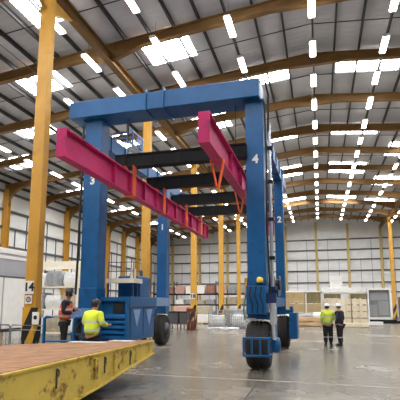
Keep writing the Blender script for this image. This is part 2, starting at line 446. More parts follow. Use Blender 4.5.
# ------------------------------------------------------------------ steel frame
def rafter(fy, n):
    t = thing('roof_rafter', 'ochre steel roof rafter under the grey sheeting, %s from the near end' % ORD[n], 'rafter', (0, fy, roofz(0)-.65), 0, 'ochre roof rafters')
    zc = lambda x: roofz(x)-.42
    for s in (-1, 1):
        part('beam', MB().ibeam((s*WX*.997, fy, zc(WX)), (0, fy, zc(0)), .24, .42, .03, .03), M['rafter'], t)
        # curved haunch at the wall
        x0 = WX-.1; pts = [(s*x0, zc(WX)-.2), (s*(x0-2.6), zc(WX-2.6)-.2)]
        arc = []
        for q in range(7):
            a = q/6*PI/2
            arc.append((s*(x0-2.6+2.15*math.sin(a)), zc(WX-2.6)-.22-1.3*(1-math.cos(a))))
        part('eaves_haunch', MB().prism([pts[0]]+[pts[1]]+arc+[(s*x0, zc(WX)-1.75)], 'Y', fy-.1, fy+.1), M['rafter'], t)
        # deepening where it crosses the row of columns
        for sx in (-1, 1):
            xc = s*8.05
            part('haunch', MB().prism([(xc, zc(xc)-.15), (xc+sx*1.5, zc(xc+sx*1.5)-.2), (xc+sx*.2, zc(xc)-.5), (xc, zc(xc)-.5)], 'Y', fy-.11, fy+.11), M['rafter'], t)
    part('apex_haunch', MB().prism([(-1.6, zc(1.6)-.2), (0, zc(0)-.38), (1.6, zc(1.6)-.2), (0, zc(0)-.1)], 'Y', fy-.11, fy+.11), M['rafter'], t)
for n, fy in enumerate(FY[1:]): rafter(fy, n)

CX = 8.1
def number_plate(t, x, y, z, txt, small=False):
    p = part('number_sign', MB().box(x-.16, x+.16, y-.012, y, z-.19, z+.19), M['white'], t, label='white number sign reading %s' % txt)
    text_part(txt, .34, (x, y-.012, z), p, M['black'], name='digits')
    if small:
        p2 = part('notice', MB().box(x-.11, x+.11, y-.012, y, z-.47, z-.23), M['white'], t)
        q = MB(); q.lathe([(.085, 0), (.085, .004)], (x, y-.014, z-.35), 'Y', 20); each('notice_symbol', q, M['black'], p2)
        q = MB(); q.lathe([(.06, 0), (.06, .004)], (x, y-.019, z-.35), 'Y', 20); each('notice_symbol', q, M['pinkbox'], p2)

def column(sx, y, label, txt=None, small=False):
    x = sx*CX; h = roofz(x)-1.05
    t = thing('steel_column', label, 'column', (x, y, 0), 0, 'ochre steel columns of the hall')
    part('base_plate', MB().box(x-.3, x+.3, y-.28, y+.28, 0, .03), M['dgrey'], t)
    part('shaft', MB().box(x-.19, x+.19, y-.14, y+.14, .03, h), M['yellow'], t, .012)
    part('hazard_band', MB().box(x-.2, x+.2, y-.17, y+.17, .04, 1.62), M['hazard'], t)
    c = MB().box(x-.3, x+.3, y-.17, y+.17, h-.05, h)
    c.prism([(y-.16, h-.6), (y-1.3, h-.05), (y-.16, h-.05)], 'X', x-.08, x+.08); c.prism([(y+.16, h-.6), (y+1.3, h-.05), (y+.16, h-.05)], 'X', x-.08, x+.08)
    part('capital', c, M['yellow'], t)
    if txt: number_plate(t, x-.02, y-.17, 2.2, txt, small)
    return t
column(-1, 11.1, 'nearest ochre column, left, with number 14 sign and hazard stripes', '14', True)
column(-1, 19.6, 'ochre column rising behind the blue engine box on the crane')
column(-1, 28.1, 'ochre column with a small white number 18 sign and striped base', '18')
column(-1, 36.6, 'ochre column next beyond the one numbered 18')
column(-1, 45.1, 'slim distant ochre column just left of the crane leg numbered 4')
column(-1, 53.6, 'farthest ochre column of the left row, by the end wall')
column(1, 53.6, 'lone ochre column at the far right with striped base')
for sx, w in ((-1, 'left'), (1, 'right')):
    x = sx*CX; z = roofz(x)-.85
    t = MB().ibeam((x, Y0+.1, z), (x, Y1-.8, z), .3, .4, .035, .03)
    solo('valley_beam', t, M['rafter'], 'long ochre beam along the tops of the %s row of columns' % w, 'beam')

# wall columns on the left side, every frame
for n, fy in enumerate([f for f in FY if f > 15]):
    t = thing('wall_column', 'ochre column against the left wall, %s from the near end' % ORD[n], 'column', (-WX+.28, fy, 0), 0, 'ochre columns along the left wall')
    part('shaft', MB().ibeam((-WX+.28, fy, 0), (-WX+.28, fy, EZ-.55), .5, .34, .03, .03, (0,1,0)), M['yellow'], t)
    part('base_plate', MB().box(-WX+.02, -WX+.6, fy-.25, fy+.25, 0, .03), M['dgrey'], t)
for n, x in enumerate((-21.1, -16.9, -12.7, -8.55, -4.35, -.2, 3.95, 8.1, 12.3, 16.5)):
    h = roofz(x)-.62
    b = MB().ibeam((x, Y1-.32, 0), (x, Y1-.32, h), .3, .32, .02, .02, (0,1,0))
    solo('wind_post', b, M['post'], 'pale ochre post on the end wall, %s from the left corner' % ORD[n], 'post', 'posts on the end wall')

# ------------------------------------------------------------------ lighting rows
def conduit(row, x):
    z = 12.55-.1*abs(x)
    t = thing('lighting_conduit', 'thin lighting conduit carrying tube lamps, %s' % row, 'conduit', (x, 12, z), 0, 'lighting conduits')
    part('conduit', MB().tube([(x, 9.5, z), (x, 59, z)], .02, 6), M['dgrey'], t)
    h = MB()
    for j in range(12):
        h.tube([(x, 10.5+4.25*j, z), (x, 10.5+4.25*j, roofz(x)-.2)], .008, 5)
    each('hanger', h, M['dgrey'], t)
rows = {0: 'under the ridge', 1: 'first row right of the ridge', 2: 'second row right of the ridge', 3: 'third row right of the ridge', -1: 'first row left of the ridge', -2: 'second row left of the ridge', -3: 'third row left of the ridge', -4: 'fourth row left of the ridge', -6: 'sixth row left of the ridge'}
proto = None; cnt = {}
for r in (0, 1, 2, 3, -1, -2, -3, -4, -6):
    x = r*2.92 + (.1 if r == 0 else 0)
    if r == -4: x = -11.3
    if r == -6: x = -17.6
    conduit(rows[r], x); z = 12.42-.1*abs(x); kk = 0
    for j in range(18):
        y = 12.3+2.735*j
        if not seen(x, y, z) or y > 57.5 or (r < -3 and y < 17): continue
        lab = 'glowing tube lamp %s, %s from the near end' % (rows[r], ORD[min(kk, 15)])
        if kk >= 16: lab = 'glowing tube lamp %s, among the farthest' % rows[r]
        kk += 1
        if proto is None:
            proto = thing('tube_lamp', lab, 'lamp', (x, y, z), 0, 'tube lamps in rows under the roof')
            part('housing', MB().box(-.1, .1, -.64, .64, .06, .11), M['lampbody'], proto, local=True)
            d = MB().prism([(-.125, .06), (-.1, 0), (.1, 0), (.125, .06)], 'Y', -.6, .6)
            part('diffuser', d, M['tube'], proto, local=True)
            each('end_cap', MB().box(-.13, .13, -.65, -.6, -.005, .08).box(-.13, .13, .6, .65, -.005, .08), M['lampbody'], proto, local=True)
        else: copy_thing(proto, (x, y, z), lab)

# ------------------------------------------------------------------ gantry crane
cr = thing('gantry_crane', 'large blue straddle gantry crane on four rubber-tyred wheels', 'crane', (-4.1, 12., 0))
LX, RX = -6.68, -1.62        # leg centres, front pair
LXr, RXr = -6.5, -1.48       # rear pair
FYc, RYc = 12.0, 17.75
# front cross beam (box girder) with splice flanges
fb = part('front_beam', MB().box(-7.42, -1.44, 11.5, 12.35, 7.5, 8.03), M['blue'], cr, .015)
for x in (-4.83, -4.27): part('splice_flange', MB().box(x-.02, x+.02, 11.44, 12.4, 7.45, 8.13), M['blue'], fb)
part('end_plate', MB().box(-1.44, -1.41, 11.52, 12.33, 7.48, 8.05), M['blue_l'], fb)
part('pipe_run', MB().tube([(-7.3, 11.6, 8.06), (-1.5, 11.6, 8.06)], .025, 6), M['navy'], fb)
def leg(x, y, z0, z1, w, d, num, numz):
    l = part('leg', MB().box(x-w/2, x+w/2, y-d/2, y+d/2, z0, z1), M['blue'], cr, .015)
    part('flange', MB().box(x-w/2-.05, x+w/2+.05, y-d/2-.05, y+d/2+.05, z1-.05, z1), M['blue'], l)
    text_part(num, .34, (x+.02, y-d/2-.004, numz), l, M['white'])
    return l
lFL = leg(LX, FYc, 1.35, 7.5, .58, .5, '3', 5.5)
lFR = leg(RX, FYc, 1.35, 7.5, .5, .5, '4', 5.74)
lRL = leg(LXr, RYc, 1.3, 7.15, .42, .45, '1', 5.0)
lRR = leg(RXr, RYc, 1.3, 7.15, .34, .45, '2', 5.08)
for l, x, y, w in ((lFL, LX, FYc, .58), (lFR, RX, FYc, .5)):   # lower sleeve of the telescopic leg
    part('sleeve', MB().box(x-w/2-.012, x+w/2+.012, y-.29, y+.28, 1.35, 2.2), M['blue'], l, .015)
# side beams joining front and rear legs at the top
for xa, xb in ((LX, LXr), (RX, RXr)):
    b = MB()
    b.bar((xa, 12.25, 6.98), (xb+.02, 19.6, 6.98), .34, .5)
    sb = part('side_beam', b, M['blue'], cr, .012)
    bb = MB()
    for i in range(6): 
        yy = 12.6+i*1.0; xx = xa+(xb-xa)*(yy-12)/5.75
        bb.cbox((xx, yy, 6.98), (.38, .03, .54))
    each('stiffener', bb, M['blue'], sb)
    lo = MB().bar((xa+.05, 12.2, 1.78), (xb, 17.7, 1.78), .3, .32)
    part('lower_beam', lo, M['blue'], cr, .012)
# left walkway bracket under the front beam with ladder-like cage
wb_ = MB()
for i in range(4):
    yy = 12.45+i*.42
    wb_.box(-6.35, -5.85, yy-.025, yy+.025, 7.24, 7.29); wb_.box(-5.88, -5.83, yy-.02, yy+.02, 6.95, 7.5)
wb_.box(-5.88, -5.83, 12.4, 13.8, 7.45, 7.5); wb_.box(-5.88, -5.83, 12.4, 13.8, 6.95, 7.0)
part('walkway_bracket', wb_, M['blue_l'], cr)
# pole and hoses on the right legs
part('hoist_pole', MB().tube([(-1.26, 12.28, 2.2), (-1.26, 12.28, 7.0)], .055, 10), M['chrome'], cr)
cl = MB()
for z in (3.0, 4.1, 5.2, 6.2): cl.box(-1.42, -1.17, 12.2, 12.36, z-.05, z+.05)
each('pole_clamp', cl, M['black'], cr)
part('hose', MB().tube([(-1.33, 11.85, 7.4), (-1.3, 11.83, 5.6), (-1.33, 11.85, 3.9), (-1.28, 11.85, 2.0)], .03, 6), M['black'], cr)
part('hose', MB().tube([(-1.43, 11.62, 7.95), (-1.28, 11.6, 8.0), (-1.2, 11.75, 7.6), (-1.25, 11.95, 6.6)], .028, 6), M['black'], cr)
part('hose', MB().tube([(-7.02, 11.72, 7.3), (-7.03, 11.72, 5), (-7.05, 11.72, 3.2), (-7.08, 11.72, 2.0)], .035, 6), M['black'], cr)
# hoist wires inside the legs
for yy in (11.76, 19.3):
    for xx in (-5.5, -2.15):
        tx = LX+.55 if xx < -4 else RX-.5
        zz = 7.4 if yy < 12 else 6.75
        yt = yy if yy < 12 else 19.3
        part('hoist_wire', MB().tube([(xx, yy, 5.9), ((xx+tx)/2 if yy > 12 else xx, yt, zz)], .014, 5), M['black'], cr)
for xa, xi in ((LXr, -5.75), (RXr, -2.0)):
    part('sheave_arm', MB().bar((xa, 19.3, 6.85), (xi, 19.3, 6.78), .1, .16), M['navy'], cr)
# cable reel and hydraulics on the right side
q = MB(); q.lathe([(.12, -.1), (.3, -.1), (.3, -.07), (.2, -.07), (.2, .07), (.3, .07), (.3, .1), (.12, .1)], (-1.25, 13.6, 2.28), 'X', 28)
part('cable_reel', q, M['black'], cr)
for i in range(3):
    xx = -1.75+.14*i
    part('hose', MB().tube([(xx, 11.49, 2.18), (xx-.03, 11.42, 1.95), (xx+.05, 11.43, 1.7), (xx+.02, 11.49, 1.5)], .018, 6), M['black'], cr)
part('reel_bracket', MB().box(-1.5, -1.36, 13.45, 13.75, 1.85, 2.4), M['navy'], cr)
q = MB().tube([(-1.2, 11.68, 1.75), (-1.2, 11.68, 1.2)], .085, 12); part('hydraulic_cylinder', q, M['chrome'], cr)
q = MB().tube([(-1.2, 11.68, 1.2), (-1.19, 11.7, .8)], .05, 12); part('cylinder_rod', q, M['chrome'], cr)
each('valve_block', MB().box(-1.36, -1.1, 11.6, 11.78, 1.75, 2.0).box(-1.5, -1.12, 12.45, 13.2, 1.95, 2.12).box(-1.4, -1.2, 12.5, 12.7, 2.1, 2.25).box(-1.4, -1.2, 12.9, 13.1, 2.1, 2.25), M['navy'], cr)
q = MB(); q.lathe([(.08, 0), (.09, .02), (.085, .1), (.05, .14), (0, .15)], (-1.52, 11.6, 2.29), 'Z', 16)
part('beacon', q, M['beacon'], cr, label='amber warning beacon')
part('beacon_bracket', MB().box(-1.62, -1.42, 11.5, 11.74, 2.25, 2.29), M['navy'], cr)
part('motor_housing', MB().box(-1.88, -1.36, 11.5, 11.72, 1.45, 2.2), M['blue'], cr, .02)
part('junction_box', MB().box(-1.96, -1.885, 11.74, 11.95, 1.9, 2.42), M['yellow'], cr, .01)
part('green_hose', MB().tube([(-1.95, 11.8, 1.9), (-2.0, 11.78, 1.55), (-1.96, 11.8, 1.3)], .022, 6), mat('green_hose', lin((90, 150, 110)), .5), cr)
# wheels
def wheel(x, y, w, side):
    r = .635
    prof = [(.36, -w/2*.9), (.48, -w/2), (.56, -w/2*.96), (.605, -w/2*.82), (.63, -w/2*.6)]
    for g in (-.35, 0, .35): prof += [(.635, w/2*(g-.1)), (.61, w/2*(g-.06)), (.61, w/2*(g+.06)), (.635, w/2*(g+.1))]
    prof += [(.63, w/2*.6), (.605, w/2*.82), (.56, w/2*.96), (.48, w/2), (.36, w/2*.9)]
    q = MB().lathe(prof, (x, y, r), 'X', 36)
    wh = part('wheel', q, M['rubber'], cr)
    s = side
    rim = MB().lathe([(.365, s*(-w/2*.6)), (.365, s*w/2*.92), (.33, s*w/2*.9), (.3, s*w/2*.5), (.12, s*w/2*.45), (.12, s*w/2*.95), (0.0, s*w/2*.97)], (x, y, r), 'X', 28)
    rm = part('rim', rim, M['blue'], wh)
    part('brake_drum', MB().lathe([(.3, 0), (.3, -s*.06), (.2, -s*.1), (.2, -s*.14), (.05, -s*.15)], (x-s*w/2*.86, y, r), 'X', 24), M['dgrey'], wh)
    nb = MB()
    for k in range(8):
        a = k*PI/4; nb.cbox((x+s*w/2*.52, y+.22*math.cos(a), r+.22*math.sin(a)), (.05, .04, .04))
    each('wheel_nut', nb, M['galv'], rm)
    # fork arm on the outer side
    ax = x+s*(w/2+.1)
    fk = MB().box(ax-.06, ax+.06, y-.2, y+.2, .5, 1.62)
    fk.box(min(ax, x)-.06, max(ax, x)+.06, y-.24, y+.24, 1.32, 1.5)
    f_ = part('fork', fk, M['blue'], cr, .015)
    part('hub', MB().lathe([(.2, -.09), (.22, 0), (.2, .1), (.1, .13)], (ax+s*.02, y, r), 'X', 24) if s > 0 else MB().lathe([(.1, -.13), (.2, -.1), (.22, 0), (.2, .09)], (ax+s*.02, y, r), 'X', 24), M['blue'], f_)
wheel(-1.62, 12.04, .62, 1); wheel(-1.42, 17.8, .44, 1); wheel(-6.75, 12.04, .5, -1); wheel(-6.55, 17.75, .46, -1)
# tubular guards in front of the front wheels
def guard(x0, x1, y):
    g = MB()
    for z in (.42, .86): g.tube([(x0, y+.45, z), (x0, y, z), (x1, y, z), (x1, y+.45, z)], .028, 8)
    for xx in (x0, x0+(x1-x0)*.33, x0+(x1-x0)*.66, x1): g.tube([(xx, y, .42), (xx, y, .86)], .026, 8)
    part('wheel_guard', g, M['blue'], cr)
guard(-1.93, -1.28, 11.28); guard(-7.15, -6.35, 11.28)
part('fender_box', MB().box(-1.16, -.86, 17.1, 18.2, .4, 1.38), M['blue'], cr, .02)
part('fender', MB().prism([(11.3, 1.3), (11.5, 1.6), (12.6, 1.6), (12.75, 1.3), (12.65, 1.3), (12.5, 1.5), (11.6, 1.5), (11.4, 1.3)], 'X', -7.1, -6.4), M['blue'], cr)
# engine pack on the left side
ep = part('engine_box', MB().prism([(-6.42, .62), (-5.5, .62), (-5.5, 1.93), (-6.28, 1.93), (-6.42, 1.75)], 'Y', 12.1, 14.15), M['blue'], cr, .015)
fr = MB().box(-6.44, -5.48, 11.98, 12.1, 1.8, 1.93).box(-5.58, -5.48, 11.98, 12.1, .62, 1.8).box(-6.44, -6.36, 11.98, 12.1, .62, 1.8)
part('panel_frame', fr, M['blue'], ep, .01)
lv = MB()
for i in range(5):
    z = .72+i*.15
    lv.prism([(12.09, z), (11.99, z-.03), (11.99, z+.03), (12.09, z+.11)], 'X', -6.36, -5.58)
each('louvre', lv, M['blue'], ep)
part('radiator_window', MB().box(-6.0, -5.65, 12.06, 12.1, 1.46, 1.74), M['black'], ep)
dr = MB()
for i in range(2):
    y = 12.2+i*.98; dr.box(-5.5, -5.475, y, y+.92, .72, 1.6)
each('door_panel', dr, M['blue'], ep, .008)
tr = MB()
for y in (12.62, 13.62): tr.prism([(y-.28, 1.55), (y+.28, 1.55), (y+.02, 1.02)], 'X', -5.475, -5.462)
each('pale_triangle', tr, M['blue_l'], ep, label='pale blue triangle')  # paler triangles on the side of the engine box
tb = part('top_band', MB().box(-5.54, -5.42, 12.0, 14.2, 1.64, 1.94), M['blue'], cr, .01)
part('band_end', MB().box(-5.54, -5.42, 14.2, 15.6, 1.64, 1.94), M['blue_l'], tb, .01, label='pale blue end of the band')  # paler last stretch of the band
part('oil_tank', MB().box(-6.3, -5.6, 12.95, 14.05, 1.93, 2.62), M['blue'], cr, .04)
each('tank_cap', MB().lathe([(.09, 0), (.09, .08), (.05, .1)], (-5.9, 13.2, 2.62), 'Z', 14).lathe([(.06, 0), (.06, .22), (.03, .24)], (-5.85, 13.8, 2.62), 'Z', 14), M['dgrey'], cr)
# service walkway
wk = part('walkway_deck', MB().box(-6.35, -5.45, 12.3, 12.9, 2.38, 2.44), M['dgrey'], cr)
each('kick_plate', MB().box(-6.38, -5.42, 12.27, 12.3, 2.36, 2.5).box(-5.45, -5.42, 12.3, 12.9, 2.36, 2.5), M['cream'], wk)
ps = MB()
for (x, y) in ((-5.5, 12.35), (-5.5, 12.85), (-6.33, 12.35)): ps.box(x-.025, x+.025, y-.025, y+.025, 1.93, 2.4)
each('deck_post', ps, M['navy'], wk)
hr = MB()
for x in (-6.33, -5.9, -5.47): hr.tube([(x, 12.32, 2.44), (x, 12.32, 3.0)], .012, 6)
for z in (2.72, 3.0): hr.tube([(-6.33, 12.32, z), (-5.47, 12.32, z), (-5.47, 12.88, z)], .012, 6)
part('handrail', hr, M['navy'], wk)
part('deck_cabinet', MB().box(-5.6, -5.46, 12.36, 12.5, 2.44, 2.8), M['cream'], wk, .01)
# access step with handrail to the left of the front wheel
sp = MB().box(-7.25, -6.55, 10.55, 11.15, .3, .36)
for (x, y) in ((-7.2, 10.6), (-6.6, 10.6), (-7.2, 11.1), (-6.6, 11.1)): sp.box(x-.03, x+.03, y-.03, y+.03, 0, .3)
solo('step_platform', sp, M['navy'], 'low blue step the worker in the orange vest stands on', 'step')
rl = thing('guard_rail', 'blue tubular guard rail in front of the worker in orange vest', 'rail', (-6.6, 10.3, 0))
part('rail_frame', MB().tube([(-7.12, 10.3, .02), (-7.12, 10.3, 1.34), (-7.07, 10.3, 1.38), (-6.8, 10.3, 1.38)], .045, 8), M['blue'], rl)
part('rail_frame', MB().tube([(-6.32, 10.45, .02), (-6.32, 10.45, 1.34), (-6.27, 10.45, 1.38), (-6.12, 10.5, 1.38), (-6.07, 10.5, 1.34), (-6.07, 10.5, .02)], .045, 8), M['blue'], rl)
part('cross_bar', MB().tube([(-7.12, 10.3, .75), (-6.32, 10.45, .75)], .025, 8), M['blue'], rl)

# ------------------------------------------------------------------ spreader beams, slings, magenta girders
BY = (11.76, 14.25, 16.95, 19.3); BZ = 5.8
for n, y in enumerate(BY):
    t = thing('spreader_beam', ['black steel cross beam over the magenta girders, nearest the front', 'black steel cross beam, second from the front', 'black steel cross beam, third from the front', 'black steel cross beam, farthest from the front'][n], 'beam', (-3.8, y, BZ), 0, 'black cross beams under the gantry')
    part('beam', MB().ibeam((-5.82, y, BZ+.2), (-1.85, y, BZ+.2), .32, .4, .04, .26), M['blackst'], t)
    st = MB()
    for i in range(5):
        xx = -5.5+i*.85; st.box(xx-.015, xx+.015, y-.15, y+.15, BZ+.03, BZ+.35)
    each('stiffener', st, M['blackst'], t)
    part('end_plate', MB().box(-5.84, -5.82, y-.16, y+.16, BZ-.01, BZ+.39).box(-1.85, -1.83, y-.16, y+.16, BZ-.01, BZ+.39), M['blackst'], t)
def girder(x, label, s):
    y0, y1 = 8., 20.6; z0, z1 = 4.9, 5.55
    t = thing('magenta_girder', label, 'girder', (x, (y0+y1)/2, z0), 0, 'magenta girders in slings')
    part('beam', MB().ibeam((x, y0, (z0+z1)/2), (x, y1, (z0+z1)/2), .24, z1-z0, .035, .03), M['magenta'], t)
    part('end_plate', MB().box(x-.12, x+.12, y0-.025, y0, z0, z1), M['magenta'], t)
    part('end_plate', MB().box(x-.12, x+.12, y1, y1+.025, z0, z1), M['magenta'], t)
    y = 10.4
    while y < 20.4:
        part('web_stiffener', MB().box(x-.11, x+.11, y-.012, y+.012, z0+.03, z1-.03), M['magenta'], t); y += 1.35 if s < 0 else 1.05
GL, GR = -5.32, -2.1
girder(GL, 'magenta steel girder slung under the crane, passing in front of crane leg 3', 1)
girder(GR, 'magenta steel girder slung under the crane, partly hidden by crane leg 4', -1)
for n, y in enumerate(BY):
    s = MB(); gx = GL; z0, z1 = 4.885, BZ-.004; wd = .25; y -= (.17 if n == 0 else .02)
    for dx in (-.135, .135): s.bar((gx+dx, y, z0), (gx+dx, y, z1), .012, wd, (0,1,0))
    s.box(gx-.14, gx+.14, y-wd/2, y+wd/2, z0-.012, z0)
    solo('lifting_sling', s, M['orange'], 'orange webbing sling below the %s black cross beam, around the magenta girder' % ORD[n], 'sling', 'orange lifting slings')
for n, y in enumerate((9.2, 12.05, 14.9)):
    s = MB(); gx = GR; z0 = 4.32; wd = .2
    for dx in (-1, 1):
        s.box(gx+dx*.135-.012, gx+dx*.135+.012, y-wd/2, y+wd/2, 4.86, 4.95)
        s.bar((gx+dx*.135, y, 4.89), (gx+dx*.025, y, z0), .02, wd*.8, (0,1,0))
    s.box(gx-.035, gx+.035, y-wd*.3, y+wd*.3, z0-.03, z0+.01)
    solo('lifting_sling', s, M['orange'], 'orange sling drooping below the magenta girder beside crane leg 4, %s from its near end' % ORD[n], 'sling', 'orange lifting slings')

# ------------------------------------------------------------------ yellow flatbed in the foreground
pt = thing('flatbed_platform', 'worn yellow steel flatbed with timber deck in the foreground', 'platform', (-5.7, 6.6, 0))
XR, XL, YA, YB = -3.8, -7.75, 2.6, 9.75
tz = lambda x, z: z-(XR-x)*.052           # it stands slightly banked, the left side lower
def skew_box(mb, x0, x1, y0, y1, z0, z1):
    return mb.add([(x0,y0,tz(x0,z0)),(x1,y0,tz(x1,z0)),(x1,y1,tz(x1,z0)),(x0,y1,tz(x0,z0)),(x0,y0,tz(x0,z1)),(x1,y0,tz(x1,z1)),(x1,y1,tz(x1,z1)),(x0,y1,tz(x0,z1))],
                  [(0,3,2,1),(4,5,6,7),(0,1,5,4),(1,2,6,5),(2,3,7,6),(3,0,4,7)])
dk = MB(); yy = YA; i = 0
while yy < YB-.05:
    y2 = min(yy+.9, YB); skew_box(dk, XL+.06, XR-.02, yy, y2-.003, .84, .897); yy = y2; i += 1
part('timber_deck', dk, M['deck'], pt)
side = [(YA, .86), (YB, .86), (YB, .6), (8.0, .4), (7.2, .3), (6.4, .23), (5.4, .14), (YA, .14)]
part('side_beam', MB().prism(side, 'X', XR-.06, XR), M['plat'], pt)
part('side_beam', MB().prism([(a, tz(XL, b)) if b > .5 else (a, max(.02, tz(XL, b))) for a, b in side], 'X', XL, XL+.06), M['plat'], pt)
fl = MB(); fl.box(XR-.1, XR+.03, YA, YB, .85, .885)
part('top_flange', fl, M['plat'], pt)
bo = MB()
for a, b in zip(side[2:-1], side[3:]): bo.bar((XR-.05, a[0], a[1]), (XR-.05, b[0], b[1]), .18, .03)
each('bottom_flange', bo, M['plat'], pt)
eb = MB(); skew_box(eb, XL, XR, YB-.02, YB+.02, .62, .87); part('end_beam', eb, M['plat'], pt)
cb = MB()
for y in (3.2, 4.8, 6.4, 8.0, 9.3): skew_box(cb, XL+.06, XR-.06, y-.05, y+.05, .6, .84)
each('cross_member', cb, M['dgrey'], pt)
for y in (3.9, 5.85, 7.35, 8.45):
    h = MB().tube([(XR+.012, y, .5), (XR+.012, y, .78)], .014, 6)
    h.tube([(XR+.012, y+.06*math.sin(a)*1.0, .72+.06*math.cos(a)) for a in [k*PI/5 for k in range(6)]], .014, 6)
    part('lashing_hook', h, M['dgrey'], pt)
for y in (7.0, 7.75):
    part('stake_pocket', MB().box(XR, XR+.05, y-.05, y+.05, .45, .8), M['plat'], pt, .008)
bl = MB()
for y in (3.4, 6.0):
    for x in (XR-.35, XL+.35): bl.box(x-.15, x+.15, y-.2, y+.2, 0, .14)
each('support_block', bl, M['timber'], pt)
bl = MB()
for x in (XR-.6, XL+.5): bl.box(x-.1, x+.1, 5.0, 5.2, 0, tz(x, .6))
each('support_leg', bl, M['dgrey'], pt)
for n, (x, y, w) in enumerate(((-5.35, 9.45, .9), (-4.5, 9.5, .55))):
    s = MB(); z = tz(x, .9)
    s.prism([(x-w/2, y-.08), (x+w/2, y-.1), (x+w/2+.05, y+.1), (x-w/2+.06, y+.12)], 'Z', z+.005, z+.022)
    solo('plastic_offcut', s, M['wrap'], ['longer white plastic strip lying on the far edge of the deck', 'short white plastic scrap at the right end of the deck edge'][n], 'scrap')

# ------------------------------------------------------------------ people
def skin_mesh(pts, edges, radii, sub=1, root=0):
    me = bpy.data.meshes.new('skin'); me.from_pydata(pts, edges, [])
    o = bpy.data.objects.new('skin', me); C.objects.link(o)
    sm = o.modifiers.new('skin', 'SKIN'); sm.use_smooth_shade = True
    for i, r in enumerate(radii):
        d = me.skin_vertices[0].data[i]; d.radius = r if isinstance(r, tuple) else (r, r); d.use_root = (i == root)
    ss = o.modifiers.new('sub', 'SUBSURF'); ss.levels = sub; ss.render_levels = sub
    bpy.context.view_layer.update()
    out = bpy.data.meshes.new_from_object(o.evaluated_get(bpy.context.evaluated_depsgraph_get()))
    bpy.data.objects.remove(o); bpy.data.meshes.remove(me)
    for p in out.polygons: p.use_smooth = True
    return out
def add_to(me, mb):
    n = len(me.vertices); bm = bmesh.new(); bm.from_mesh(me)
    vs = [bm.verts.new(v) for v in mb.v]
    for f in mb.f:
        try: bm.faces.new([vs[i] for i in f]).smooth = True
        except ValueError: pass
    bmesh.ops.recalc_face_normals(bm, faces=bm.faces)
    bm.to_mesh(me); bm.free(); return me
def put(name, me, m, parent, label=None):
    me.materials.clear(); me.materials.append(m); me.name = name
    o = bpy.data.objects.new(name, me); C.objects.link(o); o.parent = parent
    if label: o['label'] = label
    return o

